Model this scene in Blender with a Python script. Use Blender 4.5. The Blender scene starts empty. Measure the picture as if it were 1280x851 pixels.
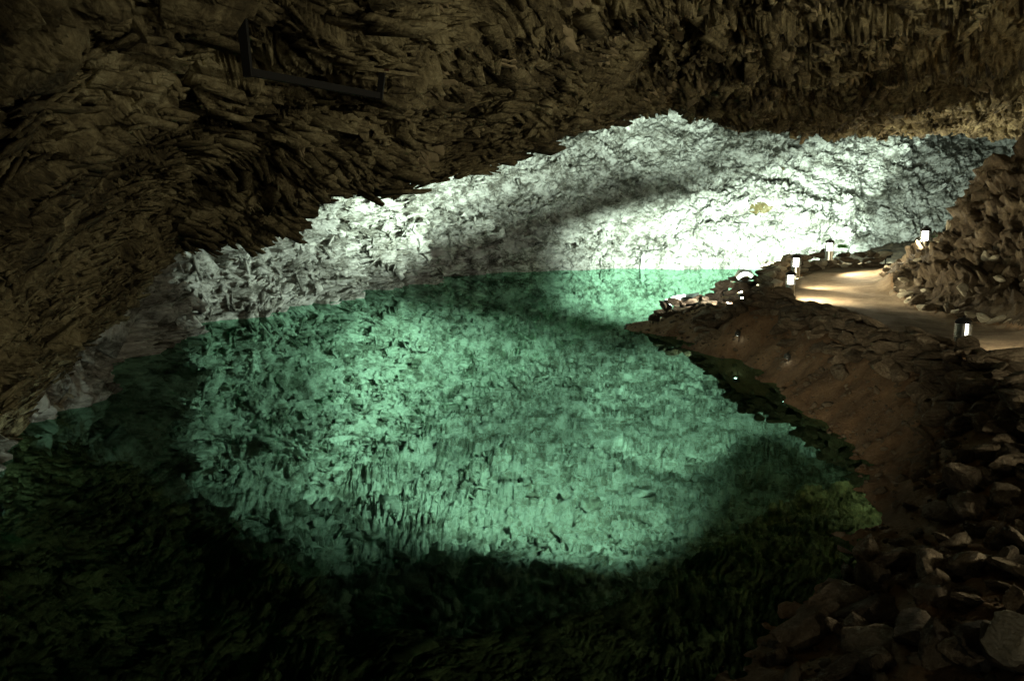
import bpy, bmesh, math, random
import numpy as np
from mathutils import Vector, Matrix, Euler

sc = bpy.context.scene
col = sc.collection
rng = np.random.default_rng(7)
random.seed(7)

# ------------------------------------------------------------------ camera
F = 1000.0                      # focal length in pixels of the 1280 wide photograph
PITCH = math.radians(9.5)
CAM = np.array([0.0, 0.0, 2.0])
cam = bpy.data.cameras.new('camera')
cam.lens = 36.0 * F / 1280.0
cam.sensor_width = 36.0
cam.clip_start = 0.05
cam.clip_end = 300.0
cam_o = bpy.data.objects.new('camera', cam)
cam_o.location = CAM
cam_o.rotation_euler = (math.pi / 2 - PITCH, 0, 0)
col.objects.link(cam_o)
sc.camera = cam_o

# ------------------------------------------------------------------ world, exposure, lamps' strengths
world = bpy.data.worlds.new('World')
sc.world = world
world.use_nodes = True
bg = world.node_tree.nodes['Background']
bg.inputs[0].default_value = (1.0, 0.85, 0.55, 1)
bg.inputs[1].default_value = 0.004
sc.view_settings.view_transform = 'Standard'
sc.view_settings.look = 'None'
sc.view_settings.exposure = 0.0
sc.view_settings.gamma = 1.0
sc.render.engine = 'CYCLES'
sc.cycles.use_denoising = True
sc.cycles.max_bounces = 8
sc.cycles.transparent_max_bounces = 12
sc.cycles.sample_clamp_indirect = 4.0
sc.cycles.caustics_reflective = False
sc.cycles.caustics_refractive = False

COOL = (0.80, 1.0, 0.85)
WARM = (1.0, 0.90, 0.62)

# ------------------------------------------------------------------ pixel helpers (direction only; depth comes from the ground or wall)
def ray(px, py):
    u = (px - 640.0) / F
    v = -(py - 425.5) / F
    c, s = math.cos(PITCH), math.sin(PITCH)
    return np.array([u, c + v * s, -s + v * c])

def at_z(px, py, z):
    d = ray(px, py)
    return CAM + d * ((z - CAM[2]) / d[2])

def at_y(px, py, y):
    d = ray(px, py)
    return CAM + d * (y / d[1])

# ------------------------------------------------------------------ noise
PERM = np.random.default_rng(3).permutation(256).astype(np.int32)
PERM = np.concatenate([PERM, PERM, PERM])
GR = np.random.default_rng(4).normal(size=(256, 3)).astype(np.float32)
GR /= np.linalg.norm(GR, axis=1, keepdims=True)

def perlin(x, y, z):
    x = np.asarray(x, np.float32); y = np.asarray(y, np.float32); z = np.asarray(z, np.float32)
    xi = np.floor(x).astype(np.int32); yi = np.floor(y).astype(np.int32); zi = np.floor(z).astype(np.int32)
    xf = x - xi; yf = y - yi; zf = z - zi
    xi &= 255; yi &= 255; zi &= 255
    u = xf * xf * xf * (xf * (xf * 6 - 15) + 10)
    v = yf * yf * yf * (yf * (yf * 6 - 15) + 10)
    w = zf * zf * zf * (zf * (zf * 6 - 15) + 10)
    def g(dx, dy, dz):
        h = PERM[PERM[PERM[xi + dx] + yi + dy] + zi + dz]
        gr = GR[h]
        return gr[..., 0] * (xf - dx) + gr[..., 1] * (yf - dy) + gr[..., 2] * (zf - dz)
    a = g(0, 0, 0); a += u * (g(1, 0, 0) - a)
    b = g(0, 1, 0); b += u * (g(1, 1, 0) - b)
    a += v * (b - a)
    c = g(0, 0, 1); c += u * (g(1, 0, 1) - c)
    d = g(0, 1, 1); d += u * (g(1, 1, 1) - d)
    c += v * (d - c)
    return (a + w * (c - a)) * 1.6

def fbm(p, f, octv=4, off=0.0, gain=0.5):
    r = 0; a = 1.0
    for i in range(octv):
        r = r + a * perlin(p[..., 0] * f + off + 17.3 * i, p[..., 1] * f - off + 5.1 * i, p[..., 2] * f + 2.7 * off + 9.9 * i)
        a *= gain; f *= 2.03
    return r

def smooth(x, a, b):
    t = np.clip((x - a) / (b - a), 0, 1)
    return t * t * (3 - 2 * t)

def terrace(n, k, edge=0.82):
    t = n * k
    t = t - np.floor(t)
    return np.where(t < edge, t / edge, (1 - t) / (1 - edge))

HR = np.random.default_rng(9).random((256, 8)).astype(np.float32)
def cells(p, off=0, tilt=0.6):
    """broken rock: every Voronoi cell gets its own height and tilt; also returns the crack distance"""
    p = np.asarray(p, np.float32); sh_ = p.shape[:-1]; p = p.reshape(-1, 3)
    pi = np.floor(p).astype(np.int32); pf = p - pi
    b1 = np.full(len(p), 9e9, np.float32); b2 = b1.copy(); hv = np.zeros(len(p), np.float32)
    for dx in (-1, 0, 1):
        for dy in (-1, 0, 1):
            for dz in (-1, 0, 1):
                h = PERM[PERM[PERM[(pi[:, 0] + dx + off) & 255] + ((pi[:, 1] + dy) & 255)] + ((pi[:, 2] + dz) & 255)]
                r = HR[h]
                vx = dx + r[:, 0] - pf[:, 0]; vy = dy + r[:, 1] - pf[:, 1]; vz = dz + r[:, 2] - pf[:, 2]
                d = vx * vx + vy * vy + vz * vz
                val = r[:, 3] + tilt * (vx * (r[:, 4] - .5) + vy * (r[:, 5] - .5) + vz * (r[:, 6] - .5)) * 2
                m = d < b1
                b2 = np.where(m, b1, np.minimum(b2, d)); hv = np.where(m, val, hv); b1 = np.where(m, d, b1)
    crack = np.sqrt(b2) - np.sqrt(b1)
    return hv.reshape(sh_), crack.reshape(sh_)

# ------------------------------------------------------------------ materials
def nodes_of(name):
    m = bpy.data.materials.new(name); m.use_nodes = True
    nt = m.node_tree
    return m, nt, nt.nodes, nt.links, nt.nodes['Principled BSDF']

def ramp(N, stops):
    r = N.new('ShaderNodeValToRGB')
    e = r.color_ramp.elements
    e[0].position, e[0].color = stops[0][0], (*stops[0][1], 1)
    e[1].position, e[1].color = stops[-1][0], (*stops[-1][1], 1)
    for pos, c in stops[1:-1]:
        x = e.new(pos); x.color = (*c, 1)
    return r

def rock_mat(name, stops, scale=1.3, fine=14.0, bump=0.6, dist=0.03, stretch=(1, 1, 1), rough=0.9, obj_space=False, lines=None, spots=None, vary=0.0):
    m, nt, N, L, P = nodes_of(name)
    tc = N.new('ShaderNodeTexCoord')
    mp = N.new('ShaderNodeMapping'); mp.inputs['Scale'].default_value = stretch
    L.new(tc.outputs['Object'], mp.inputs['Vector'])
    n1 = N.new('ShaderNodeTexNoise'); n1.inputs['Scale'].default_value = scale; n1.inputs['Detail'].default_value = 9; n1.inputs['Roughness'].default_value = 0.68; n1.inputs['Distortion'].default_value = 0.5
    L.new(mp.outputs[0], n1.inputs['Vector'])
    n2 = N.new('ShaderNodeTexNoise'); n2.inputs['Scale'].default_value = fine; n2.inputs['Detail'].default_value = 8; n2.inputs['Roughness'].default_value = 0.7; n2.inputs['Distortion'].default_value = 1.0
    L.new(mp.outputs[0], n2.inputs['Vector'])
    r = ramp(N, stops)
    mx = N.new('ShaderNodeMix'); mx.data_type = 'FLOAT'; mx.inputs['Factor'].default_value = 0.4
    L.new(n1.outputs['Fac'], mx.inputs['A']); L.new(n2.outputs['Fac'], mx.inputs['B'])
    L.new(mx.outputs['Result'], r.inputs['Fac'])
    out = r.outputs['Color']
    if spots:
        n3 = N.new('ShaderNodeTexNoise'); n3.inputs['Scale'].default_value = spots[0]; n3.inputs['Detail'].default_value = 5
        L.new(mp.outputs[0], n3.inputs['Vector'])
        mr = N.new('ShaderNodeMapRange'); mr.inputs['From Min'].default_value = spots[1]; mr.inputs['From Max'].default_value = spots[1] + 0.06
        L.new(n3.outputs['Fac'], mr.inputs['Value'])
        mc = N.new('ShaderNodeMix'); mc.data_type = 'RGBA'; mc.inputs['B'].default_value = (*spots[2], 1)
        L.new(mr.outputs['Result'], mc.inputs['Factor']); L.new(out, mc.inputs['A']); out = mc.outputs['Result']
    if vary:
        oi = N.new('ShaderNodeObjectInfo')
        mr = N.new('ShaderNodeMapRange'); mr.inputs['To Min'].default_value = 1 - vary; mr.inputs['To Max'].default_value = 1 + vary
        L.new(oi.outputs['Random'], mr.inputs['Value'])
        hs = N.new('ShaderNodeHueSaturation'); L.new(out, hs.inputs['Color']); L.new(mr.outputs['Result'], hs.inputs['Value'])
        out = hs.outputs['Color']
    L.new(out, P.inputs['Base Color'])
    P.inputs['Roughness'].default_value = rough
    P.inputs['Specular IOR Level'].default_value = 0.25
    h = n2.outputs['Fac']
    if lines:
        w = N.new('ShaderNodeTexWave'); w.inputs['Scale'].default_value = lines[0]; w.inputs['Distortion'].default_value = lines[1]; w.inputs['Detail'].default_value = 4; w.inputs['Detail Scale'].default_value = 1.5
        w.bands_direction = 'Z'
        L.new(mp.outputs[0], w.inputs['Vector'])
        ad = N.new('ShaderNodeMath'); ad.operation = 'MULTIPLY_ADD'; ad.inputs[1].default_value = lines[2]
        L.new(w.outputs['Fac'], ad.inputs[0]); L.new(h, ad.inputs[2]); h = ad.outputs[0]
    b = N.new('ShaderNodeBump'); b.inputs['Strength'].default_value = bump; b.inputs['Distance'].default_value = dist
    L.new(h, b.inputs['Height']); L.new(b.outputs[0], P.inputs['Normal'])
    return m

M = {}
M['ceiling'] = rock_mat('ceiling_gypsum', [(0.37, (0.032, 0.027, 0.016)), (0.46, (0.11, 0.09, 0.048)), (0.55, (0.29, 0.25, 0.14)), (0.66, (0.58, 0.53, 0.33))], scale=1.6, fine=16, bump=0.8, dist=0.03, lines=(14.0, 9.0, 0.15))
M['wall'] = rock_mat('wall_gypsum', [(0.37, (0.05, 0.047, 0.036)), (0.45, (0.19, 0.187, 0.155)), (0.53, (0.52, 0.52, 0.47)), (0.64, (0.76, 0.76, 0.71))], scale=1.5, fine=6.5, bump=1.0, dist=0.08, stretch=(.9, .9, 1.5))
M['flake'] = rock_mat('flake_gypsum', [(0.25, (0.16, 0.13, 0.075)), (0.5, (0.34, 0.28, 0.17)), (0.8, (0.52, 0.46, 0.30))], scale=5, fine=40, bump=0.5, dist=0.01, stretch=(1, 1, 1), vary=0.25)
M['soil'] = rock_mat('bank_soil', [(0.34, (0.09, 0.055, 0.03)), (0.5, (0.23, 0.145, 0.08)), (0.68, (0.38, 0.27, 0.16))], scale=3, fine=34, bump=1.0, dist=0.03)
M['path'] = rock_mat('path_sand', [(0.36, (0.11, 0.075, 0.045)), (0.5, (0.22, 0.16, 0.10)), (0.66, (0.36, 0.28, 0.18))], scale=2.2, fine=30, bump=1.0, dist=0.02)
M['slope'] = rock_mat('slope_rock', [(0.34, (0.025, 0.018, 0.011)), (0.5, (0.09, 0.066, 0.04)), (0.68, (0.21, 0.165, 0.10))], scale=2.2, fine=16, bump=0.9, dist=0.05)
M['stone'] = rock_mat('rubble_stone', [(0.32, (0.055, 0.04, 0.026)), (0.5, (0.17, 0.13, 0.085)), (0.68, (0.36, 0.30, 0.21))], scale=2.2, fine=11, bump=0.8, dist=0.05, rough=0.85, lines=(1.6, 9.0, 0.35), vary=0.4)
M['pale_stone'] = rock_mat('pale_stone', [(0.28, (0.26, 0.22, 0.15)), (0.5, (0.46, 0.41, 0.30)), (0.75, (0.66, 0.62, 0.50))], scale=2.2, fine=11, bump=0.8, dist=0.05, lines=(1.6, 9.0, 0.35), vary=0.15)
M['bed'] = rock_mat('lake_bed', [(0.37, (0.04, 0.045, 0.035)), (0.48, (0.2, 0.22, 0.18)), (0.6, (0.56, 0.58, 0.5))], scale=1.2, fine=5, bump=0.8, dist=0.05)
M['ochre'] = rock_mat('ochre_rock', [(0.36, (0.05, 0.04, 0.014)), (0.5, (0.12, 0.095, 0.036)), (0.66, (0.34, 0.31, 0.2))], scale=2.5, fine=11, bump=0.8, dist=0.03)
M['moss'] = rock_mat('moss', [(0.3, (0.02, 0.07, 0.015)), (0.5, (0.04, 0.16, 0.03)), (0.75, (0.09, 0.24, 0.05))], scale=6, fine=40, bump=0.8, dist=0.02)

def plain(name, color, rough=0.5, metal=0.0, emit=None, noise=None):
    m, nt, N, L, P = nodes_of(name)
    P.inputs['Base Color'].default_value = (*color, 1)
    P.inputs['Roughness'].default_value = rough
    P.inputs['Metallic'].default_value = metal
    n = N.new('ShaderNodeTexNoise'); n.inputs['Scale'].default_value = 30; n.inputs['Detail'].default_value = 5
    mr = N.new('ShaderNodeMapRange'); mr.inputs['To Min'].default_value = max(0.02, rough - 0.15); mr.inputs['To Max'].default_value = min(1, rough + 0.2)
    L.new(n.outputs['Fac'], mr.inputs['Value']); L.new(mr.outputs['Result'], P.inputs['Roughness'])
    if noise:
        r = ramp(N, [(0.35, color), (0.7, noise)])
        L.new(n.outputs['Fac'], r.inputs['Fac']); L.new(r.outputs['Color'], P.inputs['Base Color'])
    if emit:
        P.inputs['Emission Color'].default_value = (*emit[0], 1)
        P.inputs['Emission Strength'].default_value = emit[1]
    return m
M['steel'] = plain('brushed_steel', (0.42, 0.42, 0.38), 0.32, 1.0)
M['dark_steel'] = plain('black_steel', (0.005, 0.005, 0.0045), 0.8, 0.0)
M['rust'] = plain('rusty_plate', (0.10, 0.035, 0.015), 0.9, 0.0, noise=(0.04, 0.02, 0.012))
M['lamp_warm'] = plain('lamp_tube_warm', (0.9, 0.9, 0.85), 0.4, emit=((1.0, 0.97, 0.84), 16.0))
M['lamp_cool'] = plain('lamp_lens_cool', (0.9, 0.9, 0.9), 0.3, emit=((0.85, 1.0, 0.92), 25.0))
M['lamp_glint'] = plain('glint_lamp_glass', (0.9, 0.9, 0.9), 0.3, emit=((0.85, 1.0, 0.92), 9.0))
M['housing'] = plain('flood_housing', (0.05, 0.055, 0.05), 0.5, 0.2)

def water_mat():
    m, nt, N, L, P = nodes_of('lake_water')
    N.remove(P)
    out = [n for n in N if n.type == 'OUTPUT_MATERIAL'][0]
    tc = N.new('ShaderNodeTexCoord')
    n = N.new('ShaderNodeTexNoise'); n.inputs['Scale'].default_value = 1.8; n.inputs['Detail'].default_value = 3
    L.new(tc.outputs['Object'], n.inputs['Vector'])
    b = N.new('ShaderNodeBump'); b.inputs['Strength'].default_value = 0.05; b.inputs['Distance'].default_value = 0.02
    L.new(n.outputs['Fac'], b.inputs['Height'])
    fr = N.new('ShaderNodeFresnel'); fr.inputs['IOR'].default_value = 1.33
    L.new(b.outputs[0], fr.inputs['Normal'])
    mr = N.new('ShaderNodeMapRange'); mr.inputs['To Min'].default_value = 0.27; mr.inputs['To Max'].default_value = 0.92
    mr.inputs['From Min'].default_value = 0.02; mr.inputs['From Max'].default_value = 0.7
    L.new(fr.outputs[0], mr.inputs['Value'])
    gl = N.new('ShaderNodeBsdfGlossy'); gl.inputs['Color'].default_value = (0.50, 0.92, 0.69, 1); gl.inputs['Roughness'].default_value = 0.012
    L.new(b.outputs[0], gl.inputs['Normal'])
    tr = N.new('ShaderNodeBsdfTransparent'); tr.inputs['Color'].default_value = (0.07, 0.62, 0.33, 1)
    mx = N.new('ShaderNodeMixShader')
    L.new(mr.outputs['Result'], mx.inputs[0]); L.new(tr.outputs[0], mx.inputs[1]); L.new(gl.outputs[0], mx.inputs[2])
    L.new(mx.outputs[0], out.inputs['Surface'])
    return m
M['water'] = water_mat()

# ------------------------------------------------------------------ object helpers
def link(o, parent=None):
    col.objects.link(o)
    if parent is not None:
        o.parent = parent
    return o

def tag(o, label=None, cat=None, group=None, kind=None):
    if label: o['label'] = label
    if cat: o['category'] = cat
    if group: o['group'] = group
    if kind: o['kind'] = kind
    return o

def empty(name, loc=(0, 0, 0), rot=(0, 0, 0)):
    o = bpy.data.objects.new(name, None)
    o.empty_display_size = 0.1
    o.location = loc; o.rotation_euler = rot
    return link(o)

def np_mesh(name, V, Q, mat, smooth_shade=True):
    me = bpy.data.meshes.new(name)
    V = np.ascontiguousarray(V, np.float32).reshape(-1, 3); Q = np.ascontiguousarray(Q, np.int32)
    k = Q.shape[1]
    me.vertices.add(len(V)); me.vertices.foreach_set('co', V.ravel())
    me.loops.add(Q.size); me.loops.foreach_set('vertex_index', Q.ravel())
    me.polygons.add(len(Q)); me.polygons.foreach_set('loop_start', np.arange(0, Q.size, k, dtype=np.int32))
    me.update(calc_edges=True)
    if smooth_shade:
        me.polygons.foreach_set('use_smooth', np.ones(len(Q), bool))
    me.materials.append(mat)
    return me

def compact(V, Q):
    used = np.unique(Q)
    mp = np.zeros(len(V), np.int32); mp[used] = np.arange(len(used))
    return V[used], mp[Q]

def grid_quads(nr, nc):
    i = np.arange(nr * nc, dtype=np.int32).reshape(nr, nc)
    return np.stack([i[:-1, :-1], i[:-1, 1:], i[1:, 1:], i[1:, :-1]], -1).reshape(-1, 4)

def grid_normals(Pg):
    du = np.gradient(Pg, axis=1); dv = np.gradient(Pg, axis=0)
    n = np.cross(du, dv)
    n /= (np.linalg.norm(n, axis=-1, keepdims=True) + 1e-9)
    return n

def bm_obj(name, bm, mat, parent=None, smooth_angle=None):
    me = bpy.data.meshes.new(name)
    bm.to_mesh(me); bm.free()
    me.materials.append(mat)
    if smooth_angle is not None:
        me.polygons.foreach_set('use_smooth', np.ones(len(me.polygons), bool))
        me.set_sharp_from_angle(angle=smooth_angle)
    return link(bpy.data.objects.new(name, me), parent)

# ================================================================== THE CAVE VAULT
# lip of the low ceiling: photo pixel and depth; behind it the cave opens up to the lit wall
LIP = [(-260, 640, 4.2), (-110, 590, 5.6), (0, 541, 7.0), (60, 470, 7.8), (130, 395, 8.5), (200, 302, 8.9), (290, 291, 8.0), (370, 288, 7.4),
       (420, 250, 7.3), (480, 238, 7.3), (540, 216, 7.4), (600, 188, 7.8), (670, 164, 8.4), (740, 142, 9.0), (800, 122, 9.8), (865, 115, 10.6),
       (910, 130, 11.6), (955, 150, 12.4), (1000, 162, 13.5), (1100, 153, 15.0), (1280, 154, 15.5), (1450, 150, 15.0), (1800, 150, 14.0)]
SHORE = [(-260, 640), (-110, 600), (0, 550), (60, 510), (100, 480), (200, 428), (260, 396), (340, 385), (400, 374), (480, 360), (560, 346), (640, 339),
         (800, 336), (980, 336), (1100, 332), (1200, 328), (1450, 328), (1800, 328)]
lp = np.array([at_y(*k) for k in LIP]); ls = lp[:, 0] / lp[:, 1]
sh = np.array([at_z(a, b, 0) for a, b in SHORE]); ss = sh[:, 0] / sh[:, 1]
# near ceiling height above the viewer, by column
ns_ = np.array([-3.0, -1.6, -1.0, -0.64, -0.3, 0.0, 0.3, 0.64, 1.0, 1.6])
nz_ = np.array([0.9, 1.3, 1.9, 2.6, 3.25, 3.5, 3.6, 3.75, 3.8, 3.9])

s_mid = np.linspace(-0.72, 0.74, 1000)
s_col = np.concatenate([np.linspace(-2.4, -0.74, 110), s_mid, np.linspace(0.755, 1.5, 60)])
def sm(a, k=9):
    return np.convolve(np.pad(a, k, mode='edge'), np.ones(2 * k + 1) / (2 * k + 1), mode='valid')
Yl = sm(np.interp(s_col, ls, lp[:, 1])); Zl = sm(np.interp(s_col, ls, lp[:, 2]), 5)
Ys = sm(np.interp(s_col, ss, sh[:, 1]), 14)
Ys = np.maximum(Ys, Yl + 0.25)
span = Ys - Yl
Zd = Zl + np.clip(0.22 * span + 0.25, 0.3, 2.6)
lean = np.interp(s_col, [-2.4, -0.4, -0.15, 0.1, 0.4, 0.75, 1.5], [0.1, 0.4, 1.2, 3.2, 5.0, 4.0, 4.0])
Zn = np.interp(s_col, ns_, nz_)
C = []
def cp(Y, Z): C.append(np.stack([Y, Z], -1))
cp(0.4 + 0 * Yl, Zn + 0.05)
Ylw, Zlw = sm(Yl, 70), sm(Zl, 70)
cp(0.30 * Ylw, Zn)
cp(0.66 * Ylw, Zn * 0.52 + Zlw * 0.48 + 0.06)
cp(Yl, Zl)
cp(Yl + 0.03 * span + 0.10, Zl + 0.80 * (Zd - Zl))
cp(Yl + 0.45 * span, Zd * 0.99)
cp(Ys + lean * 0.95, Zd * 0.92 + 0.25)
cp(Ys + lean * 0.75, Zd * 0.62)
cp(Ys + lean * 0.30, Zd * 0.24 + 0.02)
cp(Ys + 0.02, 0 * Ys)
cp(Ys - 0.15 * np.minimum(span, 6) - 0.1, 0 * Ys - 1.0)
cp(Ys - 0.35 * np.minimum(span, 6) - 0.2, 0 * Ys - 2.1)
C = np.array(C)                                     # control, col, 2
seg_n = [16, 80, 250, 24, 130, 40, 70, 80, 50, 12, 8]
rows = []; seg_of = []
for i, n in enumerate(seg_n):
    p0, p1, p2, p3 = C[max(i - 1, 0)], C[i], C[i + 1], C[min(i + 2, len(C) - 1)]
    for k in range(n):
        t = k / n
        if i == 2:
            t = t ** 0.9
        m1 = (p2 - p0) * 0.4; m2 = (p3 - p1) * 0.4
        if i == 3: m1 = m1 * 0.3
        if i == 2: m2 = m2 * 0.5
        h = (2 * t**3 - 3 * t**2 + 1) * p1 + (t**3 - 2 * t**2 + t) * m1 + (-2 * t**3 + 3 * t**2) * p2 + (t**3 - t**2) * m2
        rows.append(h); seg_of.append(i + t)
rows.append(C[-1]); seg_of.append(len(seg_n))
R = np.array(rows); seg_of = np.array(seg_of)       # row, col, 2
G = np.stack([R[..., 0] * s_col[None, :], R[..., 0], R[..., 1]], -1)
Nn = grid_normals(G)
# make the normals point into the cave (down for the ceiling)
if Nn[60, 500, 2] > 0: Nn = -Nn
w_wall = smooth(seg_of, 3.1, 3.7)[:, None] * np.ones_like(G[..., 0])
w_lip = np.exp(-((seg_of - 3.0) / 0.5) ** 2)[:, None]

# big forms
big = fbm(G, 0.45, 3, 3.0)
mid = fbm(G, 1.3, 3, 11.0)
# laminated, peeling sheets: saw-tooth terraces along the contours of a warped noise
wx = fbm(G, 0.8, 2, 21.0); wy = fbm(G, 0.8, 2, 31.0)
Wp = G + np.stack([wx, wy, 0 * wx], -1) * 0.35
# strips run from upper left to lower right in the picture: squeeze the noise across that direction
ca, sa = math.cos(1.15), math.sin(1.15)
A = np.stack([(Wp[..., 0] * ca + Wp[..., 1] * sa) * 0.45, (-Wp[..., 0] * sa + Wp[..., 1] * ca) * 1.25, Wp[..., 2] * 1.2], -1)
n_l = fbm(A, 0.9, 3, 41.0)
mask = smooth(fbm(G, 0.9, 2, 55.0), -0.35, 0.45)
lam = terrace(n_l, 6.5, 0.8)
lam2 = terrace(n_l + 0.08 * fbm(G, 4.0, 2, 61.0), 17.0, 0.75)
ragged = fbm(G, 5.5, 3, 71.0)
ridg = 1 - np.abs(fbm(G, 2.4, 3, 81.0))
lam3 = terrace(fbm(np.stack([A[..., 0] * 1.6, A[..., 1] * 1.6, A[..., 2]], -1), 1.1, 2, 141.0), 9.0, 0.78)
d_ceil = (0.24 * big + 0.13 * mid + (0.05 + 0.16 * mask) * lam + (0.012 + 0.05 * mask) * lam2 + (0.07 - 0.03 * mask) * lam3 + 0.035 * ragged + 0.07 * np.clip(ridg - 0.5, 0, 1))
# lit far wall: crusts, plates and pits
kc = int(np.searchsorted(seg_of, 3.7)); kw = int(np.searchsorted(seg_of, 3.1))
wp = np.stack([fbm(G, 3.0, 2, 151.0), fbm(G, 3.0, 2, 161.0), fbm(G, 3.0, 2, 171.0)], -1)
# ceiling: long narrow ribs lying side by side
flow = 1.0 + 0.9 * perlin(G[:kc, :, 0] * .55, G[:kc, :, 1] * .55, 3.3 + 0 * G[:kc, :, 0])
cf, sf = np.cos(1.1), np.sin(1.1)
Gc = G[:kc] + wp[:kc] * 0.03 + np.stack([wx, wy, 0 * wx], -1)[:kc] * 0.28
U_ = Gc[..., 0] * cf + Gc[..., 1] * sf; W2 = -Gc[..., 0] * sf + Gc[..., 1] * cf
ca_, ka_ = cells(np.stack([U_ * 4.2, W2 * 14.0, Gc[..., 2] * 9.0], -1), 3, 0.5)
cb_, kb_ = cells(np.stack([U_ * 1.7, W2 * 4.2, Gc[..., 2] * 3.0], -1), 40, 0.6)
rib_mask = smooth(fbm(G[:kc], 0.8, 2, 181.0), -0.4, 0.3) * (1 - 0.7 * w_lip[:kc])
d_c2 = d_ceil.copy()
d_c2[:kc] = 0.24 * big[:kc] + 0.13 * mid[:kc] + (0.04 + 0.08 * mask[:kc]) * lam[:kc] + 0.02 * ragged[:kc] + 0.15 * cb_ + (0.025 + 0.055 * rib_mask) * ca_ - 0.06 * rib_mask * (1 - smooth(ka_, 0, .25)) - 0.10 * (1 - smooth(kb_, 0, .12))
d_ceil = d_c2
# far wall and roof beyond: broken plates and pits
rm1 = smooth(fbm(G, 0.42, 2, 121.0), -0.35, 0.5)
Gw = (G[kw:] + wp[kw:] * 0.10)
c1_, k1_ = cells(Gw @ np.array([[.9, .1, -.25], [0, .9, 0], [.3, 0, 1.7]]).T * 1.15, 7, 0.9)
c2_, k2_ = cells(Gw @ np.array([[.9, .1, -.25], [0, .9, 0], [.3, 0, 1.6]]).T * 3.4, 90, 0.9)
c3_, k3_ = cells((G[kw:] + wp[kw:] * 0.04) * np.array([8.0, 8.0, 12.0]), 133, 0.9)
pits = np.clip(fbm(G[kw:], 1.7, 4, 111.0, 0.65) - 0.25, 0, 1)
d_wall = d_ceil.copy()
rr1 = rm1[kw:]
d_wall[kw:] = 0.34 * big[kw:] + 0.15 * mid[kw:] + (0.07 + 0.19 * rr1) * c1_ + (0.06 + 0.13 * rr1) * c2_ + (0.04 + 0.04 * rr1) * c3_ + 0.05 * ragged[kw:] - (0.06 + 0.30 * rr1) * pits - 0.04 * (1 - smooth(k1_, 0, .12))
d_wall = d_wall * (1 + np.interp(s_col, [-.6, -.12, .1], [.5, .6, 0.0])[None, :] * smooth(seg_of, 5.2, 6.2)[:, None])
disp = d_ceil * (1 - w_wall) + d_wall * w_wall
far = np.clip(G[..., 1] / 8.0, 0.3, 1.0)
disp *= far ** 0.5
near_cam = np.exp(-((G[..., 1] - 0.4) / 0.8) ** 2)
disp *= (1 - 0.6 * near_cam)
disp *= (1 - 0.35 * w_lip)
dome = (smooth(seg_of, 3.2, 3.8) * (1 - smooth(seg_of, 4.9, 5.6)))[kw:, None]
d_dome = 0.16 * big[kw:] + 0.07 * mid[kw:] + 0.12 * c1_ + (0.11 + 0.07 * rr1) * c2_ + (0.06 + 0.03 * rr1) * c3_ + 0.03 * ragged[kw:]
disp[kw:] = disp[kw:] * (1 - dome) + d_dome * dome
GV = G + Nn * disp[..., None]
V = GV.reshape(-1, 3)
nr, nc = G.shape[:2]
Q = grid_quads(nr, nc)
row_of = Q[:, 0] // nc
split = int(np.searchsorted(seg_of, 3.55))
Vc, Qc = compact(V, Q[row_of < split])
ceil_o = link(bpy.data.objects.new('cave_ceiling', np_mesh('cave_ceiling', Vc, Qc, M['ceiling'])))
tag(ceil_o, 'low dark brown cave ceiling hung with peeling laminated gypsum', kind='structure')
Vw, Qw = compact(V, Q[row_of >= split])
wall_o = link(bpy.data.objects.new('cave_wall', np_mesh('cave_wall', Vw, Qw, M['wall'])))
tag(wall_o, 'floodlit pale gypsum wall rising behind the lake', kind='structure')

# the cave goes on behind the viewer: a coarse vault closes it
th = np.linspace(-2.1, 2.1, 90)
rr = np.linspace(0, 1, 40)
Bg = np.zeros((40, 90, 3))
for i, t in enumerate(rr):
    a = t * math.pi / 2
    Bg[i, :, 0] = 1.5 + 9.5 * np.sin(th) * 0.95
    Bg[i, :, 1] = 1.2 - 7.0 * np.cos(th * 0.75) * np.sin(a)
    Bg[i, :, 2] = 4.3 * np.cos(a) ** 0.7 + 0.0
Bn = grid_normals(Bg)
Bg = Bg + Bn * (0.35 * fbm(Bg, 0.6, 4, 5.0))[..., None]
Bq = grid_quads(40, 90)
rear = link(bpy.data.objects.new('cave_wall_rear', np_mesh('cave_wall_rear', Bg, Bq, M['ceiling'])))
tag(rear, 'dark cave vault behind the viewpoint', kind='structure')

# ================================================================== WATER AND LAKE BED
wv = np.array([[-14, -3, 0], [16, -3, 0], [16, 36, 0], [-14, 36, 0]], float)
water = link(bpy.data.objects.new('lake_water', np_mesh('lake_water', wv, np.array([[0, 1, 2, 3]]), M['water'], False)))
tag(water, 'still emerald green cave lake', kind='structure')
bx, by = np.meshgrid(np.linspace(-13, 13, 170), np.linspace(-1, 32, 190))
Bd = np.stack([bx, by, 0 * bx - 1.75], -1)
Bd[..., 2] += 0.35 * fbm(Bd, 0.35, 3, 8.0) + 0.16 * terrace(fbm(Bd, 0.8, 3, 18.0), 3.0, 0.7) + 0.12 * fbm(Bd, 1.8, 3, 28.0)
bed = link(bpy.data.objects.new('lake_bed', np_mesh('lake_bed', Bd, grid_quads(190, 170), M['bed'])))
tag(bed, 'pale rocky floor of the lake', kind='structure')

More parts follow.
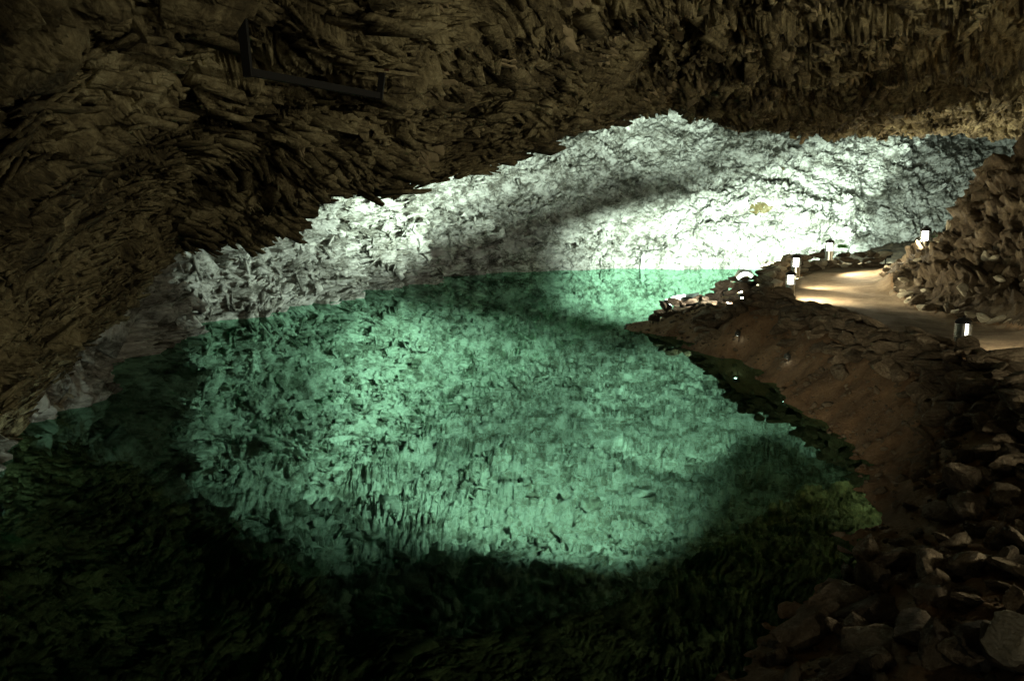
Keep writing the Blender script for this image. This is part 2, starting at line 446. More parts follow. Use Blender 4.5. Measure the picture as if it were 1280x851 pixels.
# ================================================================== BANK, PATH AND RIGHT HAND SLOPE (one height field, three pieces)
PZ = 0.55
shore_px = [(920, 832), (957, 807), (1011, 777), (1040, 741), (1073, 704), (1090, 660), (1095, 615), (1092, 580), (1059, 547), (1025, 528), (1001, 509),
            (985, 485), (959, 465), (931, 450), (879, 430), (849, 422), (793, 413)]
shore_pl = np.array([[-2.6, 2.0], [-0.8, 2.2], [0.35, 2.7]] + [list(at_z(a, b, 0)[:2]) for a, b in shore_px] + [[2.35, 13.9], [3.2, 15.2], [4.2, 17.5], [6.9, 21.7], [8.3, 24.6], [9.5, 28.5]])
crest_px = [(1280, 504, .61), (1240, 475, .62), (1200, 461, .63), (1160, 447, .64), (1120, 434, .65), (1060, 409, .68), (1020, 394, .69), (985, 382, .69), (930, 380, .67), (880, 387, .44), (840, 396, .20)]
crest_pl = np.array([[2.3, 0.5, .62], [2.6, 1.8, .62], [3.0, 3.1, .62], [3.3, 4.4, .62]] + [list(at_z(a, b, z)) for a, b, z in crest_px])
edge_px = [(1280, 412), (1240, 404), (1200, 397), (1150, 386), (1118, 368), (1108, 352), (1110, 336)]
edge_pl = np.array([[5.2, 0.5], [5.5, 4.0], [5.8, 7.0]] + [list(at_z(a, b, PZ)[:2]) for a, b in edge_px] + [[10.2, 20.6], [14, 20.5]])
pts = []
def off(p, dx, dy, z): pts.append((p[0] + dx, p[1] + dy, z))
for i, p in enumerate(shore_pl):
    pts.append((p[0], p[1], 0.0))
    a = shore_pl[max(i - 1, 0)]; b = shore_pl[min(i + 1, len(shore_pl) - 1)]
    t = (b - a) / np.linalg.norm(b - a); n = np.array([-t[1], t[0]])      # to the lake
    pts.append((p[0] + n[0] * 0.7, p[1] + n[1] * 0.7, -0.22))
    pts.append((p[0] + n[0] * 1.8, p[1] + n[1] * 1.8, -0.75))
    pts.append((p[0] + n[0] * 4.0, p[1] + n[1] * 4.0, -2.3))
for p in crest_pl: pts.append(tuple(p))
for p in [(3.3, 0.5), (3.7, 2.5), (4.3, 4.4), (4.6, 6.0), (5.0, 8.0), (4.9, 10), (5.0, 11.5), (5.5, 14), (6.3, 16.5), (8, 18.8), (10, 19.2), (13, 19.5)]:
    pts.append((p[0], p[1], PZ))
for p in edge_pl: pts.append((p[0], p[1], PZ))
for px, py, Y in [(1280, 345, 10.6), (1280, 240, 12.2), (1280, 172, 14.0), (1200, 345, 12.3), (1200, 300, 13.3), (1208, 255, 14.2), (1150, 340, 13.6), (1160, 318, 15.0), (1185, 290, 14.6), (1240, 210, 14.2)]:
    pts.append(tuple(at_y(px, py, Y)))
for p in [(6.4, 4, 1.6), (7.5, 4, 3.2), (6.8, 7, 1.6), (8, 7, 3.3), (7.6, 9.5, 2.6), (9, 11, 3.6), (10.5, 14, 3.8), (12, 17, 3.6), (8.2, 17, .75), (9.8, 18, .9), (11.5, 19, 1.6), (6, 0.5, 1.4), (7.5, 0.5, 3.2),
          (7.0, 18.6, .5), (8.6, 20.9, .5), (10, 22.5, .4), (12, 24, .4), (0.5, 0.6, .45), (1.4, 1.6, .5), (-1.5, .6, .35), (7.2, 20, .35)]:
    pts.append(p)
pts = np.array(pts)
def tps_fit(p, z, lam=0.02):
    n = len(p); d = np.linalg.norm(p[:, None] - p[None], axis=-1)
    K = d                                           # polyharmonic k=1: tight, little overshoot
    A = np.zeros((n + 3, n + 3)); A[:n, :n] = K - lam * np.eye(n); A[:n, n] = 1; A[:n, n + 1:n + 3] = p; A[n, :n] = 1; A[n + 1:n + 3, :n] = p.T
    return np.linalg.solve(A, np.concatenate([z, [0, 0, 0]]))
W_ = tps_fit(pts[:, :2], pts[:, 2])
def bank_base(x, y):
    x = np.asarray(x, float); y = np.asarray(y, float)
    r = W_[-3] + W_[-2] * x + W_[-1] * y
    for (a, b), w in zip(pts[:, :2], W_[:-3]):
        r = r + w * np.sqrt((x - a) ** 2 + (y - b) ** 2)
    return r
def pl_dist(x, y, pl):
    best = np.full(x.shape, 1e9)
    for a, b in zip(pl[:-1], pl[1:]):
        a = a[:2]; b = b[:2]; ab = b - a; L2 = (ab ** 2).sum()
        t = np.clip(((x - a[0]) * ab[0] + (y - a[1]) * ab[1]) / L2, 0, 1)
        best = np.minimum(best, np.hypot(x - a[0] - t * ab[0], y - a[1] - t * ab[1]))
    return best
def in_poly(x, y, poly):
    c = np.zeros(x.shape, bool)
    for (x1, y1), (x2, y2) in zip(poly, np.roll(poly, -1, axis=0)):
        cond = (y1 > y) != (y2 > y)
        c ^= cond & (x < (x2 - x1) * (y - y1) / ((y2 - y1) if y2 != y1 else 1e-9) + x1)
    return c
far_edge = np.array([[4.45, 13.2], [5.2, 15.2], [5.9, 17.0], [7.3, 19.4], [9.5, 20.2], [14, 20.3]])
crest_in = crest_pl[:-3, :2] + np.array([0.18, 0.0])
path_poly = np.concatenate([crest_in, far_edge, edge_pl[::-1][1:]])
def bank_z(x, y):
    x = np.asarray(x, np.float32); y = np.asarray(y, np.float32)
    b = bank_base(x, y)
    p = np.stack([x, y, 0 * x], -1)
    ip = in_poly(x, y, path_poly)
    dp = pl_dist(x, y, np.concatenate([path_poly, path_poly[:1]]))
    pw = np.where(ip, smooth(dp, 0.0, 0.30), 0.0)
    hi = smooth(b, 0.75, 1.6)
    rough = 0.05 * fbm(p, 1.6, 3, 3.3) + 0.035 * fbm(p, 5.0, 3, 7.7) + 0.03 * np.clip(fbm(p, 9.0, 2, 9.1), 0, 1)
    rock = 0
    # * fbm(q, 1.1, 2, 13.0) + 0.22 * terrace(fbm(q, 1.0, 3, 23.0), 3.5, 0.7) + 0.10 * terrace(fbm(q, 2.4, 2, 33.0), 3.0, 0.7) + 0.06 * fbm(q, 6.0, 3, 43.0)
    z = b + rough * (1 - pw) + rock * hi
    z = z * (1 - pw) + (b * 0.35 + PZ * 0.65 + 0.022 * fbm(p, 0.9, 3, 5.5)) * pw
    return z, ip & (dp > 0.02), hi
s2 = np.concatenate([np.linspace(-1.6, -0.25, 60), np.linspace(-0.24, 0.70, 480), np.linspace(0.71, 2.6, 70)])
yy = np.linspace(0, 1, 4000); dens = 1 + 2.2 * np.exp(-((np.exp(yy * math.log(58.0) + math.log(.5)) - 12.0) / 3.5) ** 2)
cum = np.cumsum(dens); cum = (cum - cum[0]) / (cum[-1] - cum[0])
y2 = np.exp(np.interp(np.linspace(0, 1, 540), cum, yy) * math.log(58.0) + math.log(0.5))
gx = y2[:, None] * s2[None, :]; gy = y2[:, None] * np.ones_like(s2)[None, :]
gz, ispath, hi = bank_z(gx, gy)
BG = np.stack([gx, gy, gz], -1)
bn = grid_normals(np.stack([gx, gy, bank_base(gx, gy)], -1))
if bn[10, 100, 2] < 0: bn = -bn
rock = 0.22 * fbm(BG, 0.9, 2, 13.0) + 0.20 * terrace(fbm(BG * np.array([.8, .8, 1.5]), 0.9, 3, 23.0), 2.4, 0.5) + 0.13 * terrace(fbm(BG * np.array([.9, .9, 1.5]), 2.0, 3, 33.0), 2.0, 0.5) + 0.05 * fbm(BG, 6.0, 3, 43.0) - 0.2
sc1, sk1 = np.zeros_like(gx), np.ones_like(gx); sc2 = np.zeros_like(gx)
smk = (gz > 0.5) & (gz < 4.6) & (gx > 4.5)
BW = BG[smk] + 0.08 * np.stack([fbm(BG[smk], 3.0, 2, 51.0 + k) for k in range(3)], -1)
sc1[smk], sk1[smk] = cells(BW * np.array([1.6, 1.6, 2.2]), 11, 0.9)
sc2[smk], _k = cells(BW * np.array([5.0, 5.0, 7.5]), 77, 0.9)
rock = 0.22 * fbm(BG, 0.9, 2, 13.0) + 0.19 * sc1 + 0.14 * sc2 - 0.12 * (1 - smooth(sk1, 0, .12)) + 0.03 * fbm(BG, 6.0, 3, 43.0) - 0.2
hs = smooth(gz, 0.58, 0.95) * (~ispath) * smooth(gx - np.interp(gy, edge_pl[:-1, 1], edge_pl[:-1, 0]), -0.05, 0.3)
BG = BG + bn * (rock * hs)[..., None]
BV = BG.reshape(-1, 3)
BQ = grid_quads(*gx.shape)
keep = (BV[BQ[:, 0], 2] > -2.0) & (BV[BQ[:, 0], 2] < 4.5) & (BV[BQ[:, 0], 0] < 15)
pm = ispath.reshape(-1)[BQ].all(1) & keep
re_x = np.interp(BV[:, 1], edge_pl[:-1, 1], edge_pl[:-1, 0])
rm = (~pm) & keep & ((BV[BQ[:, 0], 0] > re_x[BQ[:, 0]] - 0.02))
gm = keep & ~pm & ~rm
for nm, msk, mt, lb in (('bank', gm, 'soil', 'brown earth bank sloping from the path down to the lake'),
                        ('path', pm, 'path', 'beaten brown sand footpath lit by bollards'),
                        ('rock_slope', rm, 'slope', 'dark brown rock slope on the right of the path')):
    v, q = compact(BV, BQ[msk])
    tag(link(bpy.data.objects.new(nm, np_mesh(nm, v, q, M[mt]))), lb, kind='structure')
bank_o, path_o, slope_o = (bpy.data.objects[n] for n in ('bank', 'path', 'rock_slope'))
def ground(x, y):
    return float(bank_z(np.array([x]), np.array([y]))[0][0])

# ================================================================== STONES
def stone_mesh(seed, dims, cuts=9):
    r = np.random.default_rng(seed)
    bm = bmesh.new()
    bmesh.ops.create_icosphere(bm, subdivisions=3, radius=1.0)
    V = np.array([v.co[:] for v in bm.verts])
    V = np.sign(V) * np.abs(V) ** 0.75
    for _ in range(cuts):
        n = r.normal(size=3); n /= np.linalg.norm(n)
        h = r.uniform(0.5, 0.85)
        d = V @ n
        V = V - n * np.clip(d - h, 0, None)[:, None] * 0.96
    V += 0.10 * np.stack([fbm(V + 11, 1.3, 3, seed * 1.7 + k * 5) for k in range(3)], -1)
    # bedding: break the sides into layers
    lay = terrace(V[:, 2] + 0.15 * fbm(V, 0.8, 2, seed), 3.2, 0.75)
    V[:, :2] *= (1 - 0.10 * lay)[:, None]
    V *= np.array(dims)
    for v, c in zip(bm.verts, V): v.co = c
    me = bpy.data.meshes.new('stone')
    bm.to_mesh(me); bm.free()
    me.polygons.foreach_set('use_smooth', np.ones(len(me.polygons), bool))
    me.set_sharp_from_angle(angle=0.5)
    return me
SM = [stone_mesh(100 + i, (1.0, random.uniform(0.55, 0.9), random.uniform(0.26, 0.55))) for i in range(16)]
for me in SM: me.materials.append(M['stone'])
SMP = []
for me in SM[:6]:
    c = me.copy(); c.materials.clear(); c.materials.append(M['pale_stone']); SMP.append(c)

def put_stone(parent, x, y, size, z=None, sink=0.35, tilt=0.5, pale=False, name='stone', rz=None, mesh=None):
    me = mesh or random.choice(SMP if pale else SM)
    o = bpy.data.objects.new(name, me)
    g = ground(x, y) if z is None else z
    o.scale = (size, size * random.uniform(0.8, 1.15), size * random.uniform(0.85, 1.2))
    o.rotation_euler = (random.gauss(0, tilt), random.gauss(0, tilt), random.uniform(0, 6.28) if rz is None else rz)
    o.location = (x, y, g + size * 0.40 * (1 - sink))
    return link(o, parent)

def pl_point(pl, t):
    seg = np.linalg.norm(np.diff(pl[:, :2], axis=0), axis=1); cum = np.concatenate([[0], np.cumsum(seg)])
    s = t * cum[-1]
    return np.array([np.interp(s, cum, pl[:, k]) for k in range(pl.shape[1])])

# dry wall of rubble along the crest of the bank, from the viewer out to the point
rub = empty('rubble_wall', (3.6, 7.0, 0.0))
rub.location = (0, 0, 0)
tag(rub, 'long tumbled dry-stone wall between the lake bank and the path', 'stone wall')
wall_line = crest_pl[3:-1]
n_st = 0
for layer, (dz, n, lo, hi_) in enumerate([(0.0, 130, .12, .22), (0.10, 95, .11, .20), (0.18, 60, .09, .16)]):
    for k in range(n):
        t = (k + random.random()) / n
        p = pl_point(wall_line, t ** 1.0)
        size = random.uniform(lo, hi_) * (0.85 if t > 0.75 else 1.0)
        ox = random.gauss(-0.10, 0.16 if layer == 0 else 0.08)
        x, y = p[0] + ox, p[1] + random.gauss(0, 0.05)
        fade = 1.0 if t < 0.8 else max(0.3, 1 - (t - 0.8) * 3)
        o_ = put_stone(rub, x, y, size, sink=0.1, tilt=0.25); o_.location.z += dz * fade; o_.scale.x *= 1.1
        n_st += 1

# loose rubble on the bank below the wall, toward the viewer
sp = np.array([list(at_z(a, b, 0)[:2]) for a, b in [(920, 832), (1011, 777), (1073, 704), (1095, 615), (1059, 547), (1001, 509)]])
cpn = np.array([[2.6, 1.8], [3.0, 3.1], [3.3, 4.4], crest_pl[4][:2], crest_pl[6][:2], crest_pl[8][:2]])
cnt = 0
while cnt < 270:
    q = random.random() ** 1.2; w = random.random()
    lim = 0.02 + 0.62 * min(1, max(0, (q - 0.35) / 0.5))
    if w < lim: continue
    a = np.array([np.interp(q * 5, range(6), sp[:, k]) for k in (0, 1)])
    b = np.array([np.interp(q * 5, range(6), cpn[:, k]) for k in (0, 1)])
    p = a + (b - a) * w
    size = min(0.20, 0.05 * math.exp(abs(random.gauss(0, 0.65))) * 1.2)
    put_stone(bank_o, p[0], p[1], size, sink=0.45, tilt=0.45)
    cnt += 1
# small stones and clods at the water's edge and over the soil: too small to pick apart
def stuff_stones(name, label, samples, mat, parent=None):
    base = []
    for sd in range(5):
        bm = bmesh.new(); bmesh.ops.create_icosphere(bm, subdivisions=1, radius=1)
        r = np.random.default_rng(sd)
        v = np.array([q.co[:] for q in bm.verts]) * r.uniform(0.6, 1.15, (len(bm.verts), 1)) * np.array([1, .8, .55])
        f = np.array([[q.index for q in t.verts] for t in bm.faces]); bm.free()
        base.append((v, f))
    VV = []; FF = []; o = 0
    for x, y, z, s in samples:
        v, f = base[random.randrange(5)]
        e = Euler((random.gauss(0, .5), random.gauss(0, .5), random.uniform(0, 6.28))).to_matrix()
        VV.append((v * s) @ np.array(e).T + np.array([x, y, z])); FF.append(f + o); o += len(v)
    ob = link(bpy.data.objects.new(name, np_mesh(name, np.concatenate(VV), np.concatenate(FF), mat, False)), parent)
    tag(ob, kind='stuff')
    if parent is None: tag(ob, label)
    return ob
smp = []
xs = rng.uniform(0.3, 4.6, 9000); ysamp = rng.uniform(2.2, 14, 9000)
zz, ipth, _ = bank_z(xs, ysamp)
for x, y, z, i in zip(xs, ysamp, zz, ipth):
    if i or z < -0.25 or z > 0.7: continue
    if random.random() < 0.75: smp.append((x, y, z, 0.013 * math.exp(random.gauss(0.3, 0.6))))
stuff_stones('gravel', 'small stones and clods scattered over the earth bank', smp, M['stone'])

# edging stones on the right side of the path
edging = empty('stone_edging')
tag(edging, 'row of pale kerb stones along the right side of the path', 'stone edging')
el = edge_pl[2:-2]
for k in range(64):
    t = (k + 0.4 * random.random()) / 64
    p = pl_point(el, t)
    put_stone(edging, p[0] + random.gauss(0.05, 0.05), p[1] + random.gauss(0, .03), random.uniform(.10, .19), sink=0.2, tilt=0.3, pale=random.random() < 0.65, z=PZ)
# boulders lying on the right hand slope
for k in range(130):
    t = random.random(); p = pl_point(el, t)
    dx = abs(random.gauss(0, 0.7)) + 0.15
    x, y = p[0] + dx, p[1] + random.gauss(0.25, .3) + dx * 0.4
    put_stone(slope_o, x, y, random.uniform(.06, .15), sink=0.6, tilt=0.5, pale=random.random() < 0.25)
# low wall closing the far side of the path
low = empty('low_stone_wall')
tag(low, 'low mossy stone wall on the far side of the path bend', 'stone wall')
fl = np.array([[4.30, 12.9], [5.0, 15.0], [5.75, 17.1], [6.6, 18.6], [8.0, 19.7], [9.6, 20.1]])
for layer in range(3):
    for k in range(44):
        t = (k + random.random() * .6) / 44
        p = pl_point(fl, t)
        put_stone(low, p[0] - 0.12 + random.gauss(0, .05), p[1] + random.gauss(0.1, .04), random.uniform(.15, .25), z=PZ - 0.1 + layer * (0.11 if t < .55 else .15), sink=0.1, tilt=0.25, pale=random.random() < 0.2)

# single boulders one can point at
def boulder(px, py, z, size, label, seed, dims, rot, pale=False, sink=0.3):
    p = at_z(px, py, z)
    me = stone_mesh(seed, dims, 11); me.materials.append(M['pale_stone' if pale else 'stone'])
    o = bpy.data.objects.new('boulder', me)
    o.location = (p[0], p[1], p[2]); o.scale = (size,) * 3; o.rotation_euler = rot
    tag(link(o), label, 'boulder')
boulder(1268, 800, .56, .11, 'pale cream layered boulder catching light at the lower right corner', 301, (1, .8, .8), (.1, .5, .6), True)
boulder(1218, 800, .46, .10, 'square brown boulder just left of the pale cream boulder', 302, (1, .9, .8), (.1, .1, .3))
boulder(1090, 815, .16, .22, 'broad flat brown slab at the bottom edge beside the water', 303, (1, .7, .35), (.15, .05, .2))
boulder(1124, 730, .18, .12, 'tilted flat slab with a sharp left tip on the near bank', 304, (1, .55, .35), (.3, -.5, .5))
boulder(1020, 792, .06, .075, 'small pale brown stone at the water edge, nearest the lake', 305, (1, .75, .6), (.1, .1, .2))
boulder(1056, 790, .10, .10, 'rounded brown stone beside the broad slab at the water edge', 306, (1, .8, .75), (.1, .3, 1.2))
boulder(970, 806, .02, .06, 'lone little stone standing in the shallows at the bottom edge', 307, (1, .7, .5), (0, .1, .5))

# ochre rock showing through the floodlit wall
def wall_point(px, py, lo=None):
    d = ray(px, py); d = d / d[1]
    t = G[split:, :, :].reshape(-1, 3)
    tv = GV[split:, :, :].reshape(-1, 3)
    sx = t[:, 0] / t[:, 1]; sz = (tv[:, 2] - 2.0) / tv[:, 1]
    m = np.argmin((tv[:, 0] / tv[:, 1] - d[0]) ** 2 + (sz - d[2]) ** 2 + 1e-5 * (tv[:, 1] < 10))
    return tv[m], Nn[split:].reshape(-1, 3)[m]
for px, py, size, asp, lb in ((948, 262, .55, .5, 'ochre rock plate in the brightest part of the far wall'), (973, 213, .38, .3, 'thin ochre rock plate above the larger one')):
    p, n = wall_point(px, py)
    me = stone_mesh(int(px), (1, asp, .16), 8); me.materials.append(M['ochre'])
    o = bpy.data.objects.new('rock_plate', me)
    zax = Vector(n); xax = Vector((0.95, 0.1, 0.28)); xax = (xax - zax * xax.dot(zax)).normalized(); yax = zax.cross(xax)
    o.matrix_world = Matrix.Translation(Vector(p) + zax * 0.06) @ Matrix((xax, yax, zax)).transposed().to_4x4() @ Matrix.Diagonal((size, size, size, 1))
    link(o, wall_o); tag(o, lb)
    o['label'] = lb

# ================================================================== HANGING GYPSUM FLAKES
def flake_mesh(seed, nl=6):
    r = np.random.default_rng(seed)
    L = 1.0; V = []
    w0 = r.uniform(.075, .14); curl = r.uniform(.15, .5); bend = r.uniform(-.3, .3)
    for i in range(nl + 1):
        t = i / nl
        w = w0 * (0.55 + 0.75 * math.sin(math.pi * min(1, t * 0.85 + .12))) * r.uniform(.8, 1.2)
        y = L * t; z = -curl * t ** 1.7 + .05 * r.normal(); x = bend * t * t + .03 * r.normal()
        if i == nl: w *= 0.65
        for sgn in (-1, 0, 1):
            V.append((x + sgn * w, y, z - (0.06 if sgn == 0 else 0) + .02 * r.normal()))
    n = len(V); V = np.array(V); V2 = V + np.array([0, .01, .05])
    F_ = []
    for i in range(nl):
        for j in range(2):
            a = i * 3 + j
            F_.append((a, a + 1, a + 4, a + 3)); F_.append((n + a, n + a + 3, n + a + 4, n + a + 1))
        a = i * 3
        F_.append((a, a + 3, n + a + 3, n + a)); F_.append((a + 2, n + a + 2, n + a + 5, a + 5))
    e = nl * 3
    F_ += [(e, e + 1, n + e + 1, n + e), (e + 1, e + 2, n + e + 2, n + e + 1)]
    return np.concatenate([V, V2]), np.array(F_)
FL = [flake_mesh(i) for i in range(8)]
FM = []
for v, f in FL:
    me = np_mesh('gypsum_flake', v, f, M['flake']); me.set_sharp_from_angle(angle=.9); FM.append(me)
flakes = []
r0 = int(np.searchsorted(seg_of, 1.35)); r1 = int(np.searchsorted(seg_of, 2.72))
c0 = int(np.searchsorted(s_col, -0.68)); c1 = int(np.searchsorted(s_col, 0.70))
for cl in range(130):
    ri = random.randint(r0, r1); ci = random.randint(c0, c1)
    p = GV[ri, ci]; n = Nn[ri, ci]
    if p[2] < 0.5: continue
    D = p[1]
    bx_ = 640 + 1000 * p[0] / p[1]; bz_ = 258 - 1000 * (p[2] - 2) / p[1]
    if bx_ < 300 or (bx_ < 510 and -20 < bz_ < 135): continue
    ang = 1.05 + 0.9 * float(perlin(p[0] * .6, p[1] * .6, 3.3)) + random.gauss(0, .12)
    dirv = Vector((math.cos(ang), math.sin(ang), 0)); nv = Vector(n)
    dirv = (dirv - nv * dirv.dot(nv)).normalized(); side = dirv.cross(nv)
    m = random.randint(4, 14); base = random.uniform(.08, .20); roll = random.gauss(.45, .2) * random.choice((-1, 1)); pitch = random.gauss(-.04, .10)
    sp = base * random.uniform(.13, .22)
    for k in range(m):
        pp = Vector(p) + side * (k - m / 2) * sp * random.uniform(.85, 1.15) + dirv * random.gauss(0, .12) * base
        cc = int(np.clip(np.searchsorted(s_col, pp.x / max(pp.y, .1)), 0, nc - 1))
        rrow = int(np.argmin(np.abs(GV[r0 - 40:r1 + 10, cc, 1] - pp.y))) + r0 - 40
        pp = Vector(GV[rrow, cc]) - nv * .015
        size = base * random.uniform(.75, 1.2)
        zax = -nv; rot = Matrix((side, dirv, zax)).transposed().to_4x4() @ Euler((pitch + random.gauss(0, .06), roll + random.gauss(0, .12), random.gauss(0, .08))).to_matrix().to_4x4()
        flakes.append((size / max(D, 1), Matrix.Translation(pp) @ rot @ Matrix.Diagonal((size * random.uniform(.8, 1.3), size, size, 1))))
flakes.sort(key=lambda a: -a[0])
for i, (q, mt) in enumerate(flakes[:290]):
    o = bpy.data.objects.new('gypsum_flake', FM[i % 8]); o.matrix_world = mt; link(o, ceil_o)
if len(flakes) > 290:
    VV = []; FF = []; o_ = 0
    for i, (q, mt) in enumerate(flakes[290:]):
        v, f = FL[i % 8]
        a = np.array(mt); VV.append(v @ a[:3, :3].T + a[:3, 3]); FF.append(f + o_); o_ += len(v)
    o = link(bpy.data.objects.new('small_gypsum_flakes', np_mesh('small_gypsum_flakes', np.concatenate(VV), np.concatenate(FF), M['flake'])), ceil_o)
    tag(o, kind='stuff')

# thin scales peeling off the rock, too many and too small to pick apart
def scales(name, parent, mat, r_lo, r_hi, c_lo, c_hi, n, size, aspect, tilt, coherent, seed, keep=None):
    r = np.random.default_rng(seed)
    ri = r.uniform(r_lo, r_hi, n).astype(int); ci = r.integers(c_lo, c_hi, n)
    if keep is not None:
        k = keep(ri, ci, r); ri, ci = ri[k], ci[k]
    n = len(ri)
    P = GV[ri, ci]; Nv = Nn[ri, ci]
    a1 = perlin(P[:, 0] * .7, P[:, 1] * .7, P[:, 2] * .7 + 3.3); a2 = perlin(P[:, 0] * 1.1, P[:, 1] * 1.1, P[:, 2] + 23.3); a3 = perlin(P[:, 0] * 1.3, P[:, 1] * 1.3, P[:, 2] + 43.3)
    ang = coherent * (1.05 + 1.3 * a1 + r.normal(0, .15, n)) + (1 - coherent) * r.uniform(0, 6.28, n)
    D = np.stack([np.cos(ang), np.sin(ang), 0.15 + 0 * ang], -1) if coherent else r.normal(size=(n, 3))
    D -= Nv * (D * Nv).sum(1, keepdims=True); D /= np.linalg.norm(D, axis=1, keepdims=True)
    S = np.cross(D, Nv)
    roll = coherent * (1.5 * a2 * tilt + r.normal(0, .15, n)) + (1 - coherent) * r.normal(0, tilt, n)
    pit = coherent * (0.18 + .5 * a3 * tilt + r.normal(0, .08, n)) + (1 - coherent) * r.normal(0, tilt, n)
    S2 = S * np.cos(roll)[:, None] + Nv * np.sin(roll)[:, None]; N2 = np.cross(S2, D)
    N2 = np.where((N2 * Nv).sum(1, keepdims=True) < 0, -N2, N2)
    D2 = D * np.cos(pit)[:, None] + N2 * np.sin(pit)[:, None]; N3 = np.cross(S2, D2)
    L = size * np.exp(r.normal(0, .45, n)); Wd = L / aspect * r.uniform(.7, 1.4, n); T = .10 * Wd + .006
    corner = np.array([[-.5, -.45], [.5, -.5], [.35, .5], [-.4, .5]])
    c = corner[None] + r.uniform(-.16, .16, (n, 4, 2))
    top = P[:, None] + Nv[:, None] * (L * .04)[:, None, None] + S2[:, None] * (c[..., :1] * Wd[:, None, None]) + D2[:, None] * (c[..., 1:] * L[:, None, None])
    bend = np.array([0, 0, 1, 1.0])[None, :, None] * (r.normal(0, .12, n) * L)[:, None, None]
    top = top + N3[:, None] * bend
    bot = top - N3[:, None] * T[:, None, None]
    V = np.concatenate([top, bot], 1).reshape(-1, 3)
    f = np.array([[0, 1, 2, 3], [7, 6, 5, 4], [0, 4, 5, 1], [1, 5, 6, 2], [2, 6, 7, 3], [3, 7, 4, 0]])
    Fq = (f[None] + 8 * np.arange(n)[:, None, None]).reshape(-1, 4)
    o = link(bpy.data.objects.new(name, np_mesh(name, V, Fq, mat, False)), parent)
    tag(o, kind='stuff')
sg = lambda v: int(np.searchsorted(seg_of, v))
cL, cR = int(np.searchsorted(s_col, -.72)), int(np.searchsorted(s_col, .74))
patch = fbm(G[:, ::4] if False else G, 0.75, 2, 201.0)
scales('ceiling_scales', ceil_o, M['ceiling'], sg(1.2), sg(2.97), cL, cR, 26000, .12, 3.2, .55, 1.0, 5, keep=lambda ri, ci, r: (patch[ri, ci] > r.uniform(-.7, .35, len(ri))) & (np.abs(GV[ri, ci, 0] + 1.1) + np.abs(GV[ri, ci, 1] - 4.2) * .6 > .35))
scales('wall_scales', wall_o, M['wall'], sg(5.8), sg(8.95), cL, cR, 19000, .15, 1.7, .75, 0.0, 6, keep=lambda ri, ci, r: (s_col[ci] > -.46) & (patch[ri, ci] > r.uniform(-.9, .3, len(ri))))
scales('roof_scales', wall_o, M['wall'], sg(3.9), sg(5.6), cL, cR, 19000, .19, 1.7, .85, 0.0, 7, keep=lambda ri, ci, r: patch[ri, ci] > r.uniform(-.9, .3, len(ri)))

# ================================================================== LAMPS
def cyl(bm, r0_, r1_, z0, z1, seg=28, cap=True):
    a = [bm.verts.new((r0_ * math.cos(2 * math.pi * k / seg), r0_ * math.sin(2 * math.pi * k / seg), z0)) for k in range(seg)]
    b = [bm.verts.new((r1_ * math.cos(2 * math.pi * k / seg), r1_ * math.sin(2 * math.pi * k / seg), z1)) for k in range(seg)]
    for k in range(seg):
        bm.faces.new((a[k], a[(k + 1) % seg], b[(k + 1) % seg], b[k]))
    if cap:
        bm.faces.new(a[::-1]); bm.faces.new(b)
    return bm
def lathe(bm, prof, seg=28):
    rings = [[bm.verts.new((r * math.cos(2 * math.pi * k / seg), r * math.sin(2 * math.pi * k / seg), z)) for k in range(seg)] for r, z in prof]
    for a, b in zip(rings[:-1], rings[1:]):
        for k in range(seg): bm.faces.new((a[k], a[(k + 1) % seg], b[(k + 1) % seg], b[k]))
    bm.faces.new(rings[0][::-1]); bm.faces.new(rings[-1])
    return bm
def box(bm, x0, x1, y0, y1, z0, z1):
    v = [bm.verts.new(c) for c in ((x0, y0, z0), (x1, y0, z0), (x1, y1, z0), (x0, y1, z0), (x0, y0, z1), (x1, y0, z1), (x1, y1, z1), (x0, y1, z1))]
    for f in ((0, 3, 2, 1), (4, 5, 6, 7), (0, 1, 5, 4), (1, 2, 6, 5), (2, 3, 7, 6), (3, 0, 4, 7)): bm.faces.new([v[i] for i in f])
    return bm

